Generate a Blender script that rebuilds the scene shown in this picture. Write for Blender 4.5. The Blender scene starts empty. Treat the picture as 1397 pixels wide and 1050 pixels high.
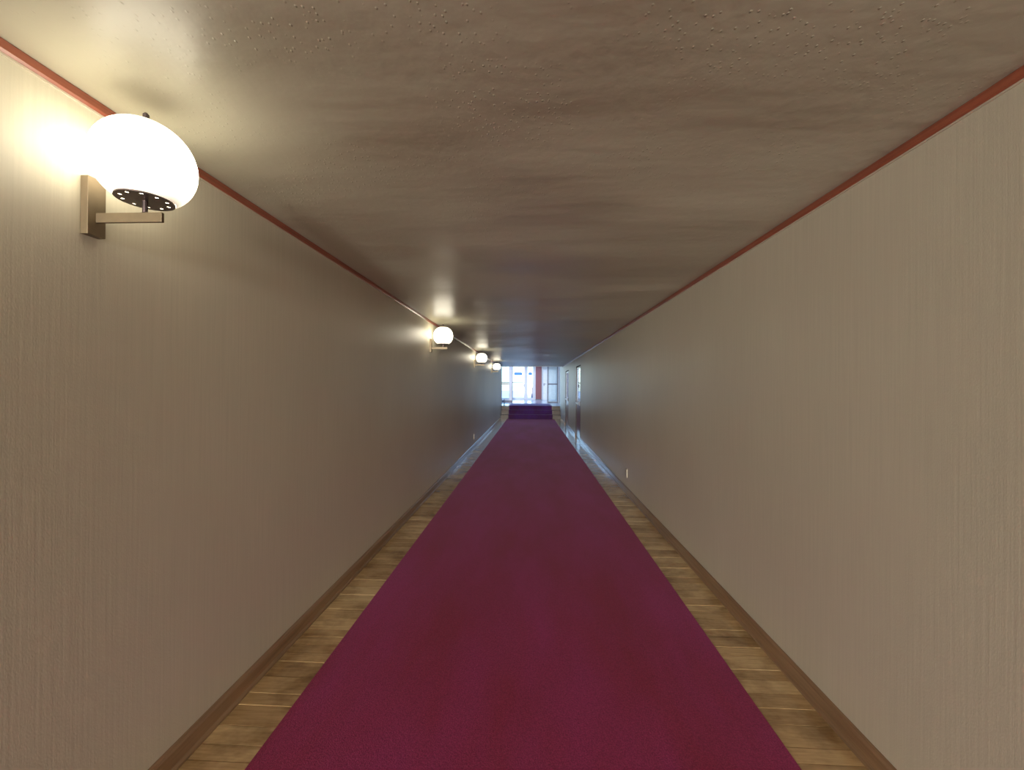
import bpy, bmesh, math, random
from mathutils import Matrix, Vector

random.seed(7)
S = bpy.context.scene
COL = S.collection
PI = math.pi

# ------------------------------------------------------------------ camera
F_PX, EYE = 560.0, 1.5
cam_d = bpy.data.cameras.new('camera')
cam_d.sensor_fit = 'HORIZONTAL'
cam_d.sensor_width = 36.0
cam_d.lens = F_PX / 1397.0 * 36.0
cam_d.clip_start = 0.02
cam = bpy.data.objects.new('camera', cam_d)
COL.objects.link(cam)
cam.matrix_world = (Matrix.Translation((0, 0, EYE)) @ Matrix.Rotation(math.radians(2.68), 4, 'Z')
                    @ Matrix.Rotation(PI / 2 + math.radians(0.21), 4, 'X') @ Matrix.Rotation(math.radians(0.39), 4, 'Z'))
S.camera = cam

# ------------------------------------------------------------------ world, daylight, exposure
S.view_settings.view_transform = 'Standard'
S.view_settings.look = 'None'
S.view_settings.gamma = 1.0
S.view_settings.use_curve_mapping = False
S.view_settings.exposure = 0.0

w = bpy.data.worlds.new('daylight')
S.world = w
w.use_nodes = True
wn = w.node_tree
wn.nodes.clear()
sky = wn.nodes.new('ShaderNodeTexSky')
sky.sky_type = 'NISHITA'
sky.sun_disc = False
sky.sun_elevation = math.radians(38)
sky.sun_rotation = math.radians(150)
sky.ozone_density = 5.5
bg = wn.nodes.new('ShaderNodeBackground')
bg.inputs['Strength'].default_value = 0.88
wo = wn.nodes.new('ShaderNodeOutputWorld')
wn.links.new(sky.outputs[0], bg.inputs[0])
wn.links.new(bg.outputs[0], wo.inputs[0])
S.cycles.max_bounces = 12
S.cycles.diffuse_bounces = 8
S.cycles.transparent_max_bounces = 16
S.cycles.sample_clamp_indirect = 4.0

LAMP_Y = [1.225, 5.57, 9.95, 14.33]
FILL_BEHIND_Y = [-3.15, -7.5, -11.9]
LAMP_X, LAMP_Z = -1.2085, 2.184
LAMP_COL = (1.0, 0.91, 0.70)
GLOBE_E = 9.0
# added point lights behind the camera, spaced like the lamps, brighten the near walls
for ly in FILL_BEHIND_Y:
    ld = bpy.data.lights.new('lamp_row_fill', 'POINT')
    ld.color = LAMP_COL
    ld.shadow_soft_size = 0.132
    ld.energy = GLOBE_E * PI * PI * 4 * 0.132 ** 2
    lo = bpy.data.objects.new('lamp_row_fill', ld)
    lo.location = (LAMP_X, ly, LAMP_Z)
    COL.objects.link(lo)

def portal(loc, rot, sx, sy):
    d = bpy.data.lights.new('window_portal', 'AREA')
    d.shape = 'RECTANGLE'
    d.size, d.size_y = sx, sy
    d.cycles.is_portal = True
    o = bpy.data.objects.new('window_portal', d)
    o.location, o.rotation_euler = loc, rot
    COL.objects.link(o)
portal((-1.2, 28.75, 1.7), (-PI / 2, 0, 0), 3.2, 2.4)
portal((-3.45, 24.0, 1.75), (0, -PI / 2, 0), 2.3, 8.2)  # portal of the added side opening
portal((-0.4, 24.3, 3.5), (0, 0, 0), 3.2, 6.2)  # portal of the added roof opening
portal((1.56, 12.0, 1.6), (0, PI / 2, 0), 1.2, 1.1)
portal((1.56, 15.7, 1.6), (0, PI / 2, 0), 1.2, 1.2)
# unseen area light added behind the camera as fill for the corridor
rd = bpy.data.lights.new('rear_fill_light', 'AREA')
rd.shape = 'RECTANGLE'
rd.size, rd.size_y = 1.3, 1.9
rd.color = (1.0, 0.98, 0.88)
rd.energy = 4300.0
rl = bpy.data.objects.new('rear_fill_light', rd)
rl.location, rl.rotation_euler = (-0.65, -14.8, 1.25), (PI / 2, 0, 0)
COL.objects.link(rl)

# ------------------------------------------------------------------ material helpers
def nodes_of(name):
    m = bpy.data.materials.new(name)
    m.use_nodes = True
    nt = m.node_tree
    b = nt.nodes['Principled BSDF']
    return m, nt, b

def N(nt, typ, **kw):
    n = nt.nodes.new(typ)
    for k, v in kw.items():
        if k in n.inputs.keys():
            n.inputs[k].default_value = v
        else:
            setattr(n, k, v)
    return n

def coords(nt, scale, kind='Object', add_loc=False):
    tc = nt.nodes.new('ShaderNodeTexCoord')
    src = tc.outputs[kind]
    if add_loc:
        oi = nt.nodes.new('ShaderNodeObjectInfo')
        va = nt.nodes.new('ShaderNodeVectorMath')
        nt.links.new(src, va.inputs[0])
        nt.links.new(oi.outputs['Location'], va.inputs[1])
        src = va.outputs[0]
    mp = nt.nodes.new('ShaderNodeMapping')
    mp.inputs['Scale'].default_value = scale
    nt.links.new(src, mp.inputs['Vector'])
    return mp.outputs[0]

def noise(nt, vec, scale=1.0, detail=3.0, rough=0.5):
    n = N(nt, 'ShaderNodeTexNoise')
    n.inputs['Scale'].default_value = scale
    n.inputs['Detail'].default_value = detail
    n.inputs['Roughness'].default_value = rough
    nt.links.new(vec, n.inputs['Vector'])
    return n.outputs['Fac']

def ramp(nt, fac, stops):
    r = nt.nodes.new('ShaderNodeValToRGB')
    els = r.color_ramp.elements
    els[0].position, els[0].color = stops[0][0], (*stops[0][1], 1)
    els[1].position, els[1].color = stops[-1][0], (*stops[-1][1], 1)
    for p, c in stops[1:-1]:
        e = els.new(p)
        e.color = (*c, 1)
    nt.links.new(fac, r.inputs[0])
    return r.outputs[0]

def bump(nt, b, height, strength, dist, prev=None):
    n = nt.nodes.new('ShaderNodeBump')
    n.inputs['Strength'].default_value = strength
    n.inputs['Distance'].default_value = dist
    nt.links.new(height, n.inputs['Height'])
    if prev is not None:
        nt.links.new(prev, n.inputs['Normal'])
    nt.links.new(n.outputs[0], b.inputs['Normal'])
    return n.outputs[0]

def plain(name, col, rough=0.5, metal=0.0, var=0.06, nscale=12.0, bmp=0.0):
    m, nt, b = nodes_of(name)
    f = noise(nt, coords(nt, (1, 1, 1)), nscale)
    lo = tuple(max(0, c * (1 - var)) for c in col)
    hi = tuple(min(1, c * (1 + var)) for c in col)
    nt.links.new(ramp(nt, f, [(0.3, lo), (0.7, hi)]), b.inputs['Base Color'])
    b.inputs['Roughness'].default_value = rough
    b.inputs['Metallic'].default_value = metal
    if bmp:
        bump(nt, b, f, bmp, 0.002)
    return m

M = {}
# wallpaper: fine upright threads
m, nt, b = nodes_of('beige_thread_wallpaper')
v1 = coords(nt, (0.01, 110, 2.0))
f1 = noise(nt, v1, 1.0, 4.0, 0.6)
f2 = noise(nt, coords(nt, (0.01, 260, 140)), 1.0, 2.0)
f3 = noise(nt, coords(nt, (0.3, 0.9, 0.7)), 1.0, 2.0)
c1 = ramp(nt, f1, [(0.25, (0.545, 0.512, 0.41)), (0.75, (0.61, 0.572, 0.46))])
c3 = ramp(nt, f3, [(0.3, (0.93, 0.92, 0.91)), (0.7, (1.0, 1.0, 1.0))])
mx = N(nt, 'ShaderNodeMix', data_type='RGBA', blend_type='MULTIPLY')
mx.inputs[0].default_value = 1.0
nt.links.new(c1, mx.inputs[6]); nt.links.new(c3, mx.inputs[7])
nt.links.new(mx.outputs[2], b.inputs['Base Color'])
b.inputs['Roughness'].default_value = 0.42
bp = bump(nt, b, f1, 0.17, 0.0016)
bump(nt, b, f2, 0.25, 0.0008, bp)
M['wall'] = m

# ceiling: satin paint over uneven plaster with little lumps
m, nt, b = nodes_of('satin_plaster_ceiling')
f1 = noise(nt, coords(nt, (0.8, 3.6, 1)), 1.0, 2.5, 0.5)
f2 = noise(nt, coords(nt, (1, 1, 1)), 22.0, 2.0, 0.5)
f4 = noise(nt, coords(nt, (1, 1, 1)), 0.6, 2.0)
vo = N(nt, 'ShaderNodeTexVoronoi')
vo.inputs['Scale'].default_value = 60.0
nt.links.new(coords(nt, (1, 0.75, 1)), vo.inputs['Vector'])
lump = ramp(nt, vo.outputs['Distance'], [(0.05, (1, 1, 1)), (0.22, (0, 0, 0))])
msk = ramp(nt, noise(nt, coords(nt, (1, 1, 1)), 2.6, 2.0), [(0.44, (0, 0, 0)), (0.62, (1, 1, 1))])
lm = N(nt, 'ShaderNodeMix', data_type='RGBA', blend_type='MULTIPLY')
lm.inputs[0].default_value = 1.0
nt.links.new(lump, lm.inputs[6]); nt.links.new(msk, lm.inputs[7])
nt.links.new(ramp(nt, f4, [(0.3, (0.43, 0.41, 0.32)), (0.7, (0.47, 0.445, 0.35))]), b.inputs['Base Color'])
b.inputs['Roughness'].default_value = 0.36
bp = bump(nt, b, f1, 0.3, 0.017)
f5 = noise(nt, coords(nt, (0.55, 0.8, 1)), 1.0, 1.5, 0.5)
bp = bump(nt, b, f5, 0.8, 0.07, bp)
bp = bump(nt, b, f2, 0.25, 0.004, bp)
bump(nt, b, lm.outputs[2], 0.6, 0.0022, bp)
M['ceiling'] = m

# carpet
def carpet(name, lo, hi, sheen):
    m, nt, b = nodes_of(name)
    f1 = noise(nt, coords(nt, (1, 1, 1)), 170.0, 3.0, 0.75)
    f2 = noise(nt, coords(nt, (1.3, 0.35, 1)), 1.6, 3.0, 0.6)
    c1 = ramp(nt, f1, [(0.3, lo), (0.7, hi)])
    c2 = ramp(nt, f2, [(0.36, (0.84, 0.74, 0.55)), (0.64, (1.0, 1.0, 1.12))])
    mx = N(nt, 'ShaderNodeMix', data_type='RGBA', blend_type='MULTIPLY')
    mx.inputs[0].default_value = 1.0
    nt.links.new(c1, mx.inputs[6]); nt.links.new(c2, mx.inputs[7])
    nt.links.new(mx.outputs[2], b.inputs['Base Color'])
    b.inputs['Roughness'].default_value = 0.95
    b.inputs['Specular IOR Level'].default_value = 0.15
    b.inputs['Sheen Weight'].default_value = 0.3
    b.inputs['Sheen Roughness'].default_value = 0.4
    b.inputs['Sheen Tint'].default_value = (*sheen, 1)
    bump(nt, b, f1, 0.8, 0.004)
    return m
M['carpet'] = carpet('crimson_loop_carpet', (0.17, 0.016, 0.062), (0.40, 0.043, 0.15), (0.8, 0.45, 0.75))
M['stair_carpet'] = carpet('blue_shaded_stair_carpet', (0.045, 0.016, 0.085), (0.09, 0.03, 0.16), (0.7, 0.6, 0.9))  # crimson carpet with dim blue light painted into its colour

# plank wood, lacquered
m, nt, b = nodes_of('lacquered_plank_wood')
oi = nt.nodes.new('ShaderNodeObjectInfo')
gr = noise(nt, coords(nt, (5, 70, 20), add_loc=True), 1.0, 4.0, 0.65)
pt = noise(nt, coords(nt, (3.2, 4.5, 1), add_loc=True), 1.0, 4.0, 0.65)
cr = ramp(nt, oi.outputs['Random'], [(0.0, (0.50, 0.325, 0.155)), (0.45, (0.66, 0.455, 0.23)), (1.0, (0.80, 0.60, 0.33))])
cg = ramp(nt, gr, [(0.25, (0.6, 0.55, 0.5)), (0.6, (1, 1, 1))])
cp = ramp(nt, pt, [(0.32, (0.42, 0.34, 0.26)), (0.56, (1.0, 1.0, 1.0))])
m1 = N(nt, 'ShaderNodeMix', data_type='RGBA', blend_type='MULTIPLY'); m1.inputs[0].default_value = 0.8
m2 = N(nt, 'ShaderNodeMix', data_type='RGBA', blend_type='MULTIPLY'); m2.inputs[0].default_value = 0.9
nt.links.new(cr, m1.inputs[6]); nt.links.new(cg, m1.inputs[7])
nt.links.new(m1.outputs[2], m2.inputs[6]); nt.links.new(cp, m2.inputs[7])
nt.links.new(m2.outputs[2], b.inputs['Base Color'])
b.inputs['Roughness'].default_value = 0.25
b.inputs['Coat Weight'].default_value = 0.8
b.inputs['Coat Roughness'].default_value = 0.08
bump(nt, b, pt, 0.15, 0.01)
M['plank'] = m

def wood(name, dark, light, rough, scale):
    m, nt, b = nodes_of(name)
    g = noise(nt, coords(nt, scale), 1.0, 5.0, 0.65)
    nt.links.new(ramp(nt, g, [(0.3, dark), (0.7, light)]), b.inputs['Base Color'])
    b.inputs['Roughness'].default_value = rough
    b.inputs['Coat Weight'].default_value = 0.3
    b.inputs['Coat Roughness'].default_value = 0.15
    bump(nt, b, g, 0.1, 0.001)
    return m
M['crown'] = wood('red_brown_moulding_wood', (0.22, 0.055, 0.03), (0.36, 0.105, 0.055), 0.35, (60, 2, 60))
M['baseboard'] = wood('brown_skirting_wood', (0.20, 0.115, 0.062), (0.33, 0.20, 0.115), 0.28, (60, 2, 60))
M['step_wood'] = wood('step_wood', (0.055, 0.035, 0.03), (0.11, 0.07, 0.055), 0.6, (3, 50, 50))
M['door_wood'] = wood('brown_door_wood', (0.13, 0.065, 0.04), (0.24, 0.125, 0.075), 0.3, (50, 50, 2))
M['jamb'] = plain('dark_brown_jamb', (0.07, 0.045, 0.035), 0.7)
M['subfloor'] = plain('dark_subfloor', (0.07, 0.045, 0.03), 0.7)
M['pale_paint'] = plain('pale_paint', (0.6, 0.6, 0.61), 0.5)
M['white_paint'] = plain('white_gloss_paint', (0.7, 0.7, 0.71), 0.3)
M['stone'] = plain('pale_polished_stone', (0.62, 0.62, 0.6), 0.16, var=0.1, nscale=30)
M['aluminium'] = plain('pale_aluminium', (0.34, 0.36, 0.42), 0.4, 0.3)
M['dark_metal'] = plain('dark_grey_metal', (0.075, 0.08, 0.11), 0.4, 0.4)
M['red_panel'] = plain('dark_red_panel', (0.20, 0.036, 0.05), 0.45)
M['blue_film'] = plain('blue_film', (0.07, 0.26, 0.55), 0.5)
M['blue_paint'] = plain('blue_paint', (0.008, 0.035, 0.12), 0.5)
M['concrete'] = plain('pale_concrete', (0.76, 0.76, 0.76), 0.9, var=0.08, nscale=3)
M['brass'] = plain('brushed_brass', (0.185, 0.14, 0.085), 0.45, 0.5, 0.05, 40)
M['bronze'] = plain('dark_bronze', (0.10, 0.075, 0.075), 0.35, 0.7)
M['cover'] = plain('ivory_plastic', (0.55, 0.49, 0.40), 0.4)
M['socket'] = plain('dark_ivory_plastic', (0.32, 0.28, 0.22), 0.4)
M['white_plastic'] = plain('white_plastic', (0.8, 0.8, 0.8), 0.3)

# clear glass
m, nt, b = nodes_of('clear_glass')
out = nt.nodes['Material Output']
nt.nodes.remove(b)
tr = N(nt, 'ShaderNodeBsdfTransparent'); tr.inputs[0].default_value = (0.93, 0.97, 0.97, 1)
gl = N(nt, 'ShaderNodeBsdfGlossy'); gl.inputs['Roughness'].default_value = 0.03
fr = N(nt, 'ShaderNodeFresnel'); fr.inputs[0].default_value = 1.3
ms = N(nt, 'ShaderNodeMixShader')
nt.links.new(fr.outputs[0], ms.inputs[0]); nt.links.new(tr.outputs[0], ms.inputs[1]); nt.links.new(gl.outputs[0], ms.inputs[2])
nt.links.new(ms.outputs[0], out.inputs[0])
M['glass'] = m

# opal lamp glass: emission graded by height, dimmed at top to shade the ceiling
m, nt, b = nodes_of('opal_glass_lit')
b.inputs['Base Color'].default_value = (0.9, 0.88, 0.82, 1)
b.inputs['Roughness'].default_value = 0.12
b.inputs['Emission Color'].default_value = (*LAMP_COL, 1)
tc = nt.nodes.new('ShaderNodeTexCoord')
sp = nt.nodes.new('ShaderNodeSeparateXYZ')
nt.links.new(tc.outputs['Object'], sp.inputs[0])
mr = N(nt, 'ShaderNodeMapRange')
mr.inputs['From Min'].default_value = -0.11
mr.inputs['From Max'].default_value = 0.13
nt.links.new(sp.outputs['Z'], mr.inputs[0])
er = ramp(nt, mr.outputs[0], [(0.0, (0.06,) * 3), (0.55, (1.0,) * 3), (0.76, (1.0,) * 3), (0.93, (0.10,) * 3)])
em = N(nt, 'ShaderNodeMath', operation='MULTIPLY')
em.inputs[1].default_value = GLOBE_E
nt.links.new(er, em.inputs[0])
nt.links.new(em.outputs[0], b.inputs['Emission Strength'])
M['opal'] = m

# ------------------------------------------------------------------ mesh helpers
def bm_box(bm, x0, x1, y0, y1, z0, z1, bevel=0.0):
    r = bmesh.ops.create_cube(bm, size=1.0)
    vs = r['verts']
    for v in vs:
        v.co = Vector(((x0 + x1) / 2 + v.co.x * (x1 - x0), (y0 + y1) / 2 + v.co.y * (y1 - y0), (z0 + z1) / 2 + v.co.z * (z1 - z0)))
    if bevel:
        es = list({e for v in vs for e in v.link_edges})
        bmesh.ops.bevel(bm, geom=es, offset=bevel, segments=2, affect='EDGES', profile=0.6)

def link(name, me, parent=None):
    o = bpy.data.objects.new(name, me)
    COL.objects.link(o)
    if parent is not None:
        o.parent = parent
    return o

def obj(name, bm, mat, parent=None, smooth=False):
    me = bpy.data.meshes.new(name)
    bm.normal_update()
    bm.to_mesh(me)
    bm.free()
    me.materials.append(M[mat])
    if smooth:
        for p in me.polygons:
            p.use_smooth = True
    return link(name, me, parent)

def box(name, mat, x0, x1, y0, y1, z0, z1, parent=None, bevel=0.0):
    bm = bmesh.new()
    bm_box(bm, x0, x1, y0, y1, z0, z1, bevel)
    return obj(name, bm, mat, parent)

def boxes(name, mat, lst, parent=None):
    bm = bmesh.new()
    for a in lst:
        bm_box(bm, *a)
    return obj(name, bm, mat, parent)

def struct(o):
    o['kind'] = 'structure'
    return o

def empty(name, loc=(0, 0, 0)):
    o = bpy.data.objects.new(name, None)
    o.location = loc
    o.empty_display_size = 0.1
    COL.objects.link(o)
    return o

def tag(o, label, cat, group=None):
    o['label'] = label
    o['category'] = cat
    if group:
        o['group'] = group
    return o

def lathe(bm, prof, seg, c=(0, 0, 0), cap=True):
    rings = []
    for r, z in prof:
        if r < 1e-6:
            rings.append([bm.verts.new((c[0], c[1], c[2] + z))])
        else:
            rings.append([bm.verts.new((c[0] + r * math.cos(2 * PI * k / seg), c[1] + r * math.sin(2 * PI * k / seg), c[2] + z)) for k in range(seg)])
    for a, b_ in zip(rings, rings[1:]):
        for k in range(seg):
            k2 = (k + 1) % seg
            if len(a) == 1 and len(b_) == 1:
                continue
            if len(a) == 1:
                bm.faces.new((a[0], b_[k2], b_[k]))
            elif len(b_) == 1:
                bm.faces.new((a[k], a[k2], b_[0]))
            else:
                bm.faces.new((a[k], a[k2], b_[k2], b_[k]))
    bmesh.ops.recalc_face_normals(bm, faces=bm.faces[:])

def sweep(name, mat, prof, y0, y1, parent=None):
    """Extrude a closed x,z profile along the corridor."""
    bm = bmesh.new()
    a = [bm.verts.new((x, y0, z)) for x, z in prof]
    c = [bm.verts.new((x, y1, z)) for x, z in prof]
    n = len(prof)
    for k in range(n):
        bm.faces.new((a[k], a[(k + 1) % n], c[(k + 1) % n], c[k]))
    bm.faces.new(a[::-1]); bm.faces.new(c)
    bmesh.ops.recalc_face_normals(bm, faces=bm.faces[:])
    return obj(name, bm, mat, parent)

# ------------------------------------------------------------------ the setting
HL, HR, CH = 1.39, 1.362, 2.397  # corridor left and right half widths, ceiling height
Y0, YS = -15.0, 18.9             # rear end, first riser
YE = 19.5                       # end of the corridor walls / top riser
LZ, LC = 0.585, 3.15            # landing height, hall ceiling
LW, LY = 3.2, 28.5              # hall half width, hall rear wall
T = 0.18

floor = struct(box('floor', 'subfloor', -HL - T, HR + T, Y0 - T, YS, -0.2, -0.012))
DOORS = [(11.42, 12.55), (15.06, 16.4)]
DH = 2.12
struct(boxes('wall_left', 'wall', [(-HL - T, -HL, Y0, YE, 0 - 0.012, LC)]))
segs, yy = [], Y0
for a, c in DOORS:
    segs.append((HR, HR + T, yy, a, -0.012, LC))
    segs.append((HR, HR + T, a, c, DH, LC))
    yy = c
segs.append((HR, HR + T, yy, YE, -0.012, LC))
struct(boxes('wall_right', 'wall', segs))
struct(box('wall_back', 'wall', -HL - T, HR + T, Y0 - T, Y0, -0.012, LC))
ceil = bmesh.new()
bm_box(ceil, -HL, HR, Y0, 18.05, CH, CH + 0.6)
struct(obj('ceiling', ceil, 'ceiling'))
struct(box('trim_3', 'pale_paint', -HL, HR, 18.05, 18.09, CH - 0.012, CH + 0.6))

# crown strip with a pale bead below it
for side, s, HW in (('trim_1', -1, HL), ('trim_2', 1, HR)):
    pr = [(s * HW, CH - 0.034), (s * (HW - 0.008), CH - 0.034), (s * (HW - 0.013), CH - 0.027), (s * (HW - 0.013), CH - 0.004), (s * (HW - 0.010), CH), (s * HW, CH)]
    t = struct(sweep(side, 'crown', pr, Y0, 18.05))
    pr = [(s * HW, CH - 0.040), (s * (HW - 0.006), CH - 0.040), (s * (HW - 0.006), CH - 0.034), (s * HW, CH - 0.034)]
    sweep('bead', 'cover', pr, Y0, 18.05, t)

# baseboards: upright board with a rounded top and a shoe, broken at the side doors
def base_profile(s):
    HW = HL if s < 0 else HR
    return [(s * HW, 0), (s * (HW - 0.026), 0), (s * (HW - 0.026), 0.010), (s * (HW - 0.018), 0.022), (s * (HW - 0.018), 0.078), (s * (HW - 0.013), 0.088), (s * (HW - 0.006), 0.092), (s * HW, 0.092)]
struct(sweep('baseboard_left', 'baseboard', base_profile(-1), Y0, YS))
br = struct(sweep('baseboard_right', 'baseboard', base_profile(1), Y0, DOORS[0][0] - 0.04))
sweep('board', 'baseboard', base_profile(1), DOORS[0][1] + 0.04, DOORS[1][0] - 0.04, br)
sweep('board', 'baseboard', base_profile(1), DOORS[1][1] + 0.04, YS, br)

# floor planks across the corridor, showing on both sides of the carpet
PSPAN = {-1: (1.05, HL - 0.004), 1: (1.02, HR - 0.004)}
wset = [0.075, 0.095, 0.115]
pmesh = {}
for s in (-1, 1):
    PX0, PX1 = PSPAN[s]
    for wd in wset:
        bm = bmesh.new()
        bm_box(bm, -(PX1 - PX0) / 2, (PX1 - PX0) / 2, -wd / 2 + 0.001, wd / 2 - 0.001, -0.012, 0.0)
        es = [e for e in bm.edges if all(v.co.z > -0.006 for v in e.verts)]
        bmesh.ops.bevel(bm, geom=es, offset=0.0012, segments=1, affect='EDGES')
        me = bpy.data.meshes.new('plank')
        bm.to_mesh(me); bm.free()
        me.materials.append(M['plank'])
        pmesh[(s, wd)] = me
rest = bmesh.new()
for s in (-1, 1):
    PX0, PX1 = PSPAN[s]
    y = 1.0
    while y < 13.0:
        wd = random.choice(wset)
        o = link('plank', pmesh[(s, wd)], floor)
        o.location = (s * (PX0 + PX1) / 2, y + wd / 2, random.uniform(-0.0008, 0.0004))
        y += wd
    while y < YS - 0.02:
        wd = min(random.choice(wset), YS - y)
        bm_box(rest, min(s * PX0, s * PX1), max(s * PX0, s * PX1), y + 0.001, y + wd - 0.001, -0.012, 0)
        y += wd
    y = 1.0
    while y > Y0 + 0.1:
        wd = random.choice(wset)
        bm_box(rest, min(s * PX0, s * PX1), max(s * PX0, s * PX1), y - wd + 0.001, y - 0.001, -0.012, 0)
        y -= wd
ro = obj('planks', rest, 'plank', floor)
ro['kind'] = 'stuff'

# ------------------------------------------------------------------ steps and hall
steps = empty('steps', (0, YS, 0))
steps['kind'] = 'structure'
RIS = [0.195, 0.39, 0.585]
for k in range(3):
    y0 = YS + 0.3 * k
    y1 = y0 + 0.3 if k < 2 else y0 + 0.35
    z0 = RIS[k - 1] if k else -0.012
    st = box('step', 'step_wood', -HL, HR, y0 - YS, 0.95, z0, RIS[k] - 0.03, steps)
    box('tread', 'step_wood', -HL, HR, y0 - YS - 0.02, (y0 + 0.3 - YS) if k < 2 else 0.62, RIS[k] - 0.03, RIS[k], steps, 0.004)
struct(box('floor_hall', 'stone', -LW, LW, YE + 0.02, LY + 0.2, LZ - 0.2, LZ))
struct(boxes('wall_hall_left', 'pale_paint', [(-LW - T, -LW, YE - T, 19.9, 0.3, LC), (-LW - T, -LW, 28.1, LY + T, 0.3, LC), (-LW - T, -LW, 19.9, 28.1, 0.3, 0.65), (-LW - T, -LW, 19.9, 28.1, 2.9, LC)]))  # unseen side opening added to let more sky light into the hall
struct(box('wall_hall_right', 'pale_paint', LW, LW + T, YE - T, LY + T, 0.3, LC))
struct(boxes('wall_hall_front', 'pale_paint', [(-LW, -HL - T, YE - T, YE, 0.3, LC), (HR + T, LW, YE - T, YE, 0.3, LC)]))
struct(boxes('ceiling_hall', 'pale_paint', [(-LW - T, -2.0, 18.09, LY + T, LC, LC + 0.2), (1.2, LW + T, 18.09, LY + T, LC, LC + 0.2), (-2.0, 1.2, 18.09, 21.2, LC, LC + 0.2), (-2.0, 1.2, 27.4, LY + T, LC, LC + 0.2)]))  # gap in the roof is invented, to brighten the hall from above
# rear wall: glazed entrance on the left, red panel, white wall on the right
GX0, GX1, GZ1 = -2.9, 0.29, 2.95
struct(boxes('wall_hall_rear', 'pale_paint', [(-LW, GX0, LY, LY + T, LZ, LC), (GX1, LW, LY, LY + T, LZ, LC), (GX0, GX1, LY, LY + T, GZ1, LC)]))
pil = struct(box('pillar', 'red_panel', 0.31, 0.71, LY - 0.09, LY, LZ, LC))
box('plinth', 'dark_metal', 0.30, 0.72, LY - 0.1, LY - 0.002, LZ, LZ + 0.06, pil)

def glazed(name, mat, x0, x1, y, z0, z1, st_l, st_r, top, bot, mid, depth=0.05, midh=0.06):
    """A framed glazed leaf: four frame members, a mid rail, an upper and a lower pane."""
    r = empty(name, ((x0 + x1) / 2, y, z0))
    cx = (x0 + x1) / 2
    h = z1 - z0
    a, c = x0 - cx, x1 - cx
    d = depth / 2
    box('stile', mat, a, a + st_l, -d, d, 0, h, r, 0.004)
    box('stile', mat, c - st_r, c, -d, d, 0, h, r, 0.004)
    box('top_rail', mat, a + st_l, c - st_r, -d, d, h - top, h, r)
    box('bottom_rail', mat, a + st_l, c - st_r, -d, d, 0, bot, r)
    mz = mid - z0
    if midh:
        box('mid_rail', 'dark_metal', a + st_l, c - st_r, -d, d, mz - midh / 2, mz + midh / 2, r)
    box('pane', 'glass', a + st_l, c - st_r, -0.004, 0.004, bot, mz - midh / 2, r)
    box('pane', 'glass', a + st_l, c - st_r, -0.004, 0.004, mz + midh / 2, h - top, r)
    return r

def sticker(parent, cx, z, wd, ht):
    bm = bmesh.new()
    seg = 12
    r = ht / 2
    pts = [(wd / 2 - r + r * math.sin(PI * k / seg), r * math.cos(PI * k / seg)) for k in range(seg + 1)]
    pts += [(-wd / 2 + r - r * math.sin(PI * k / seg), -r * math.cos(PI * k / seg)) for k in range(seg + 1)]
    a = [bm.verts.new((cx + px, -0.0065, z + pz)) for px, pz in pts]
    c = [bm.verts.new((cx + px, -0.0045, z + pz)) for px, pz in pts]
    bmesh.ops.remove_doubles(bm, verts=bm.verts[:], dist=1e-5)
    bm.verts.ensure_lookup_table()
    a = [v for v in bm.verts if v.co.y < -0.006]
    c = [v for v in bm.verts if v.co.y > -0.006]
    n = len(a)
    bm.faces.new(a); bm.faces.new(c[::-1])
    for k in range(n):
        bm.faces.new((a[k], c[k], c[(k + 1) % n], a[(k + 1) % n]))
    bmesh.ops.recalc_face_normals(bm, faces=bm.faces[:])
    return obj('blue_sticker', bm, 'blue_film', parent)

GZ0 = LZ
w1 = struct(glazed('window_1', 'aluminium', GX0, -1.36, LY + 0.05, GZ0, GZ1, 0.08, 0.08, 0.08, 0.12, 1.78, 0.06))
d1 = struct(glazed('door_1', 'aluminium', -1.36, -0.37, LY + 0.05, GZ0, GZ1, 0.09, 0.125, 0.08, 0.14, 1.78, 0.06, 0.05))
sticker(d1, -0.045, 2.385 - GZ0, 0.6, 0.21)
d2 = struct(glazed('door_2', 'aluminium', -0.37, GX1, LY + 0.05, GZ0, GZ1, 0.125, 0.18, 0.08, 0.14, 1.78, 0.06, 0))
sticker(d2, -0.03, 2.395 - GZ0, 0.29, 0.2)
bm = bmesh.new()
bm_box(bm, 0.33, 0.37, -0.075, -0.03, 0.86, 1.10, 0.006)
bm_box(bm, 0.30, 0.41, -0.10, -0.075, 0.98, 1.02, 0.006)
obj('door_handle', bm, 'dark_metal', d1)

# white door in the rear wall, right of the red panel
d5 = struct(empty('door_5', (1.26, LY - 0.001, LZ)))
box('door_panel', 'white_paint', -0.44, 0.44, -0.045, 0.0, 0, 2.1, d5, 0.004)
boxes('door_frame', 'pale_paint', [(-0.52, -0.44, -0.06, 0, 0, 2.18), (0.44, 0.52, -0.06, 0, 0, 2.18), (-0.44, 0.44, -0.06, 0, 2.1, 2.18)], d5)
bm = bmesh.new()
bm_box(bm, -0.40, -0.36, -0.06, -0.045, 0.98, 1.16, 0.004)
bm_box(bm, -0.39, -0.24, -0.10, -0.08, 1.08, 1.11, 0.006)
bm_box(bm, -0.39, -0.37, -0.09, -0.05, 1.08, 1.11)
obj('door_handle', bm, 'dark_metal', d5)

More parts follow.
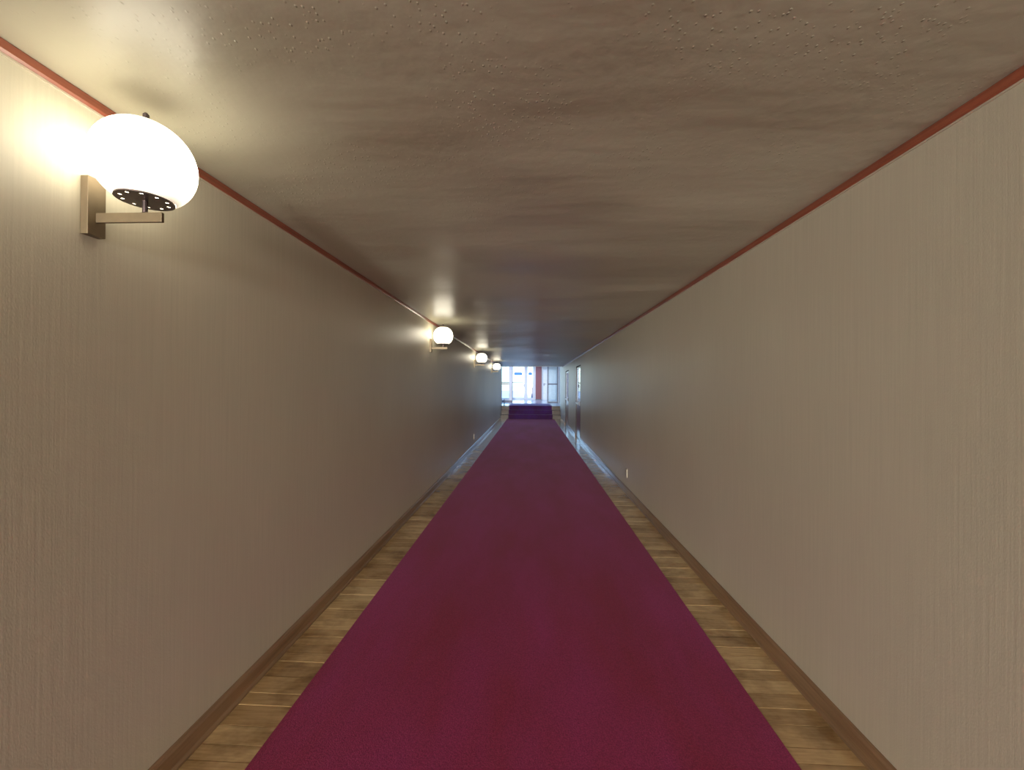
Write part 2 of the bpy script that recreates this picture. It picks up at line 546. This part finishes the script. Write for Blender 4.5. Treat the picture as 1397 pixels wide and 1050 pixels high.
# screen across the hall: glazed leaves left and right of the opening
PY = 23.5
d3 = struct(glazed('door_3', 'aluminium', -1.84, -1.09, PY, LZ, 2.74, 0.16, 0.18, 0.06, 0.16, 1.65, 0.05, 0.06))
box('gasket', 'dark_metal', 0.375, 0.403, -0.03, 0.03, 0, 2.155, d3)
box('kick_plate', 'dark_metal', -0.375, 0.375, -0.032, -0.0255, 0.0, 0.12, d3)
d4 = struct(glazed('door_4', 'dark_metal', 0.92, 1.53, PY, LZ, 2.74, 0.06, 0.055, 0.05, 0.07, 1.65, 0.05, 0.07))
boxes('screen_rail', 'dark_metal', [(0.305, 1.0, -0.02, 0.02, 0.02, 0.06), (0.305, 1.0, -0.02, 0.02, 0.12, 0.15)], d4)
boxes('screen_post', 'pale_paint', [(0.305, 0.42, -0.03, 0.03, 0.0, 2.2)], d4)

# side doors in the right wall: glazed above, brown below, white push bar
for k, (a, c) in enumerate(DOORS):
    r = struct(empty('door_%d' % (6 + k), (HR + 0.045, (a + c) / 2, 0)))
    hl = (c - a) / 2
    box('jamb', 'jamb', -0.047, 0.05, -hl, -hl + 0.035, 0, DH, r)
    box('jamb', 'jamb', -0.047, 0.05, hl - 0.035, hl, 0, DH, r)
    box('head', 'jamb', -0.047, 0.05, -hl + 0.035, hl - 0.035, DH - 0.035, DH, r)
    box('stile', 'white_paint', -0.03, 0.01, -hl + 0.035, -hl + 0.085, 0.01, DH - 0.036, r)
    box('stile', 'white_paint', -0.03, 0.01, hl - 0.085, hl - 0.035, 0.01, DH - 0.036, r)
    box('lower_panel', 'door_wood', -0.03, 0.01, -hl + 0.085, hl - 0.085, 0.01, 0.97, r)
    box('mid_rail', 'white_paint', -0.03, 0.01, -hl + 0.085, hl - 0.085, 0.97, 1.10, r)
    box('pane', 'glass', -0.024, -0.018, -hl + 0.085, hl - 0.085, 1.10, DH - 0.09, r)
    box('top_rail', 'white_paint', -0.03, 0.01, -hl + 0.085, hl - 0.085, DH - 0.09, DH - 0.036, r)
    box('push_bar', 'white_plastic', -0.075, -0.05, -hl + 0.12, hl - 0.12, 1.0, 1.05, r, 0.006)
    boxes('bracket', 'dark_metal', [(-0.07, -0.03, -hl + 0.09, -hl + 0.13, 0.98, 1.09), (-0.07, -0.03, hl - 0.13, hl - 0.09, 0.98, 1.09)], r)
    box('threshold', 'stone', -0.04, 0.13, -hl + 0.035, hl - 0.035, -0.011, 0.006, r)

# ground outside
struct(boxes('ground', 'concrete', [(-40, 40, LY + 0.2, 90, LZ - 0.35, LZ - 0.05), (HR + T, 40, -20, LY + 0.2, -0.35, -0.05)]))

# ------------------------------------------------------------------ carpets
CL, CR = 1.099, 1.066
bm = bmesh.new()
bm_box(bm, -CL, CR, Y0 + 0.3, YS - 0.045, -0.011, 0.010, 0)
tag(obj('hall_runner', bm, 'carpet'), 'long crimson carpet runner down the middle of the corridor floor', 'carpet')

# the stair carpet follows risers and treads, then lies on the landing
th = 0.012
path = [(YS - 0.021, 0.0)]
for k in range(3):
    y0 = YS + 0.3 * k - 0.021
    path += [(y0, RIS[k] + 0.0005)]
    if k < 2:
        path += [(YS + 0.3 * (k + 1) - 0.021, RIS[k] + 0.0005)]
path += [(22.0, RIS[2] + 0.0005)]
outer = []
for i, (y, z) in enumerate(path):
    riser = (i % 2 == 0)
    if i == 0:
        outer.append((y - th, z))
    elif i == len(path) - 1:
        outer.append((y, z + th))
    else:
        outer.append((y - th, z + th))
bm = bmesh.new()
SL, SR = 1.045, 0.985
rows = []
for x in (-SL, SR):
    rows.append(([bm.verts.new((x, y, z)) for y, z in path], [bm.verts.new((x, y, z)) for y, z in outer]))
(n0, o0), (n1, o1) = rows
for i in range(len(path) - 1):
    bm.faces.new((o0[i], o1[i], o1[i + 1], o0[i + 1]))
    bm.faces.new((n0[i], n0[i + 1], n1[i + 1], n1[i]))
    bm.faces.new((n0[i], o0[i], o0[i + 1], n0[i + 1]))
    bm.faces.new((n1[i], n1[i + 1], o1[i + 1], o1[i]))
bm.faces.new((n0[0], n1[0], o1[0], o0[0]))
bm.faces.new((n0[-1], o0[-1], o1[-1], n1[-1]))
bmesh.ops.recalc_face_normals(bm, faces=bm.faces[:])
sc = tag(obj('stair_runner', bm, 'stair_carpet'), 'crimson carpet toned purple for dim blue light, covering the three steps at the corridor end', 'carpet')

# ------------------------------------------------------------------ wall lamps
GR, GS = 0.132, 1.02       # globe radius, slight upright stretch
def disc_with_holes(bm, r, hole_ring, hole_r, nh, z, t, seg=48):
    """A thin round plate with a ring of round holes."""
    # built as wedge sectors: every sector a square-ish patch with one hole
    rin = 0.02
    for k in range(nh):
        a0, a1 = 2 * PI * k / nh, 2 * PI * (k + 1) / nh
        am = (a0 + a1) / 2
        hc = Vector((hole_ring * math.cos(am), hole_ring * math.sin(am), 0))
        hole, rim = [], []
        angs = [am + 2 * PI * i / 16 for i in range(16)]
        for ang in (a0, a1):
            for rad in (r, rin):
                q = Vector((rad * math.cos(ang), rad * math.sin(ang), 0)) - hc
                angs.append(am + (math.atan2(q.y, q.x) - am) % (2 * PI))
        angs.sort()
        n = len(angs)
        for th_ in angs:
            hp = hc + Vector((math.cos(th_), math.sin(th_), 0)) * hole_r
            # ray from the hole's centre to the sector border
            d = Vector((math.cos(th_), math.sin(th_), 0))
            best = 1e9
            for ang in (a0, a1):
                nrm = Vector((-math.sin(ang), math.cos(ang), 0))
                den = d.dot(nrm)
                if abs(den) > 1e-9:
                    tt = -hc.dot(nrm) / den
                    if tt > 1e-6:
                        best = min(best, tt)
            for rad in (r, rin):
                bq = hc.dot(d); cq = hc.dot(hc) - rad * rad
                disc = bq * bq - cq
                if disc >= 0:
                    for sgn in (-1, 1):
                        tt = -bq + sgn * math.sqrt(disc)
                        if tt > 1e-6:
                            best = min(best, tt)
            rim.append(hc + d * best)
            hole.append(hp)
        for zz in (z, z + t):
            hv = [bm.verts.new((p.x, p.y, zz)) for p in hole]
            rv = [bm.verts.new((p.x, p.y, zz)) for p in rim]
            for i in range(n):
                j = (i + 1) % n
                bm.faces.new((hv[i], rv[i], rv[j], hv[j]))
    lathe(bm, [(r, z), (r + 0.004, z), (r + 0.004, z + t + 0.003), (r, z + t + 0.003), (r, z)], seg)
    lathe(bm, [(0.0, z), (rin + 0.003, z), (rin + 0.003, z + t), (0.0, z + t)], seg)

def make_lamp():
    """Origin on the wall face at the lamp's axis height zero of the globe centre."""
    r = empty('wall_lamp', (-HL, LAMP_Y[0], LAMP_Z))
    gx = LAMP_X + HL                    # globe axis from the wall
    zc = 0.0
    box('wall_plate', 'brass', 0.0005, 0.025, -0.028, 0.026, 1.962 - LAMP_Z, 2.142 - LAMP_Z, r, 0.0015)
    box('arm', 'brass', 0.025, 0.240, -0.005, 0.005, 2.004 - LAMP_Z, 2.034 - LAMP_Z, r, 0.0012)
    bm = bmesh.new()
    lathe(bm, [(0, 2.034 - LAMP_Z), (0.0072, 2.034 - LAMP_Z), (0.0072, 2.0725 - LAMP_Z), (0, 2.0725 - LAMP_Z)], 20, (gx, 0, 0))
    obj('stem', bm, 'bronze', r)
    # globe, cut flat below and above for the vent plates
    cut_b, cut_t = 0.076, 0.058
    a0 = math.asin(cut_b / GR); a1 = math.asin(cut_t / GR)
    prof = []
    for i in range(25):
        th_ = -PI / 2 + a0 + (PI - a0 - a1) * i / 24
        prof.append((GR * math.cos(th_), GS * GR * math.sin(th_)))
    inner = [(rr * 0.975, zz * 0.975) for rr, zz in prof]
    bm = bmesh.new()
    lathe(bm, prof + inner[::-1] + [prof[0]], 48, (0, 0, 0))
    g = obj('globe', bm, 'opal', r, True)
    g.location = (gx, 0, 0)
    bm = bmesh.new()
    disc_with_holes(bm, cut_b - 0.006, 0.058, 0.0056, 10, -GS * math.sqrt(GR ** 2 - cut_b ** 2) - 0.003, 0.002)
    v = obj('bottom_vent', bm, 'bronze', r)
    v.location = (gx, 0, 0)
    bm = bmesh.new()
    disc_with_holes(bm, cut_t - 0.007, 0.038, 0.0045, 8, GS * math.sqrt(GR ** 2 - cut_t ** 2) - 0.004, 0.002)
    v = obj('top_vent', bm, 'bronze', r)
    v.location = (gx, 0, 0)
    zt = GS * math.sqrt(GR ** 2 - cut_t ** 2) + 0.002
    bm = bmesh.new()
    lathe(bm, [(0, zt), (0.005, zt), (0.005, zt + 0.022), (0.0085, zt + 0.024), (0.0085, zt + 0.034), (0.004, zt + 0.040), (0, zt + 0.040)], 16, (gx, 0, 0))
    obj('finial', bm, 'bronze', r)
    return r

LAMP_LABELS = [
    'large lit globe wall lamp nearest the camera, on brass bracket',
    'second lit globe wall lamp along the left wall, beyond the big one',
    'third lit globe wall lamp, smaller, between second lamp and the last lamp',
    'farthest lit globe wall lamp, smallest, beside the stairs and glass doors',
]
lamp = make_lamp()
tag(lamp, LAMP_LABELS[0], 'lamp', 'globe lamps along the left wall')
for ly, lb in zip(LAMP_Y[1:], LAMP_LABELS[1:]):
    c = lamp.copy()
    COL.objects.link(c)
    c.location = (-HL, ly, LAMP_Z)
    c['label'] = lb
    for ch in list(lamp.children):
        d = ch.copy()
        COL.objects.link(d)
        d.parent = c

# ------------------------------------------------------------------ small things
def outlet(x, y, z, s, label):
    r = empty('wall_outlet', (x, y, z))
    box('cover_plate', 'cover', min(0, s * 0.008), max(0, s * 0.008), -0.038, 0.038, -0.06, 0.06, r, 0.002)
    for dz in (-0.026, 0.026):
        box('socket', 'socket', min(s * 0.008, s * 0.0105), max(s * 0.008, s * 0.0105), -0.017, 0.017, dz - 0.014, dz + 0.014, r, 0.001)
    tag(r, label, 'outlet')
outlet(-HL, 10.0, 0.27, 1, 'pale outlet low on the left wall below the globe lamps')
outlet(HR, 5.9, 0.284, -1, 'beige outlet low on the bare right wall near the floor')

bm = bmesh.new()
lathe(bm, [(0, 0), (0.05, 0), (0.05, 0.012), (0.022, 0.02), (0.018, 0.23), (0.026, 0.245), (0.026, 0.27), (0.012, 0.285), (0, 0.285)], 20, (-1.3, 19.85, LZ))
tag(obj('floor_post', bm, 'dark_metal'), 'short dark post standing left of the carpet on the landing', 'post')

r = empty('bollard', (0.06, 30.9, LZ - 0.05))
bm = bmesh.new()
lathe(bm, [(0, 0), (0.075, 0), (0.075, 0.02), (0.062, 0.03), (0.062, 0.86), (0, 0.86)], 20)
obj('shaft', bm, 'blue_paint', r)
bm = bmesh.new()
lathe(bm, [(0, 0.86), (0.08, 0.86), (0.08, 0.93), (0.05, 0.96), (0, 0.97)], 20)
obj('cap', bm, 'bronze', r)
tag(r, 'blue bollard with dark cap standing outside behind the narrow glass door', 'bollard')
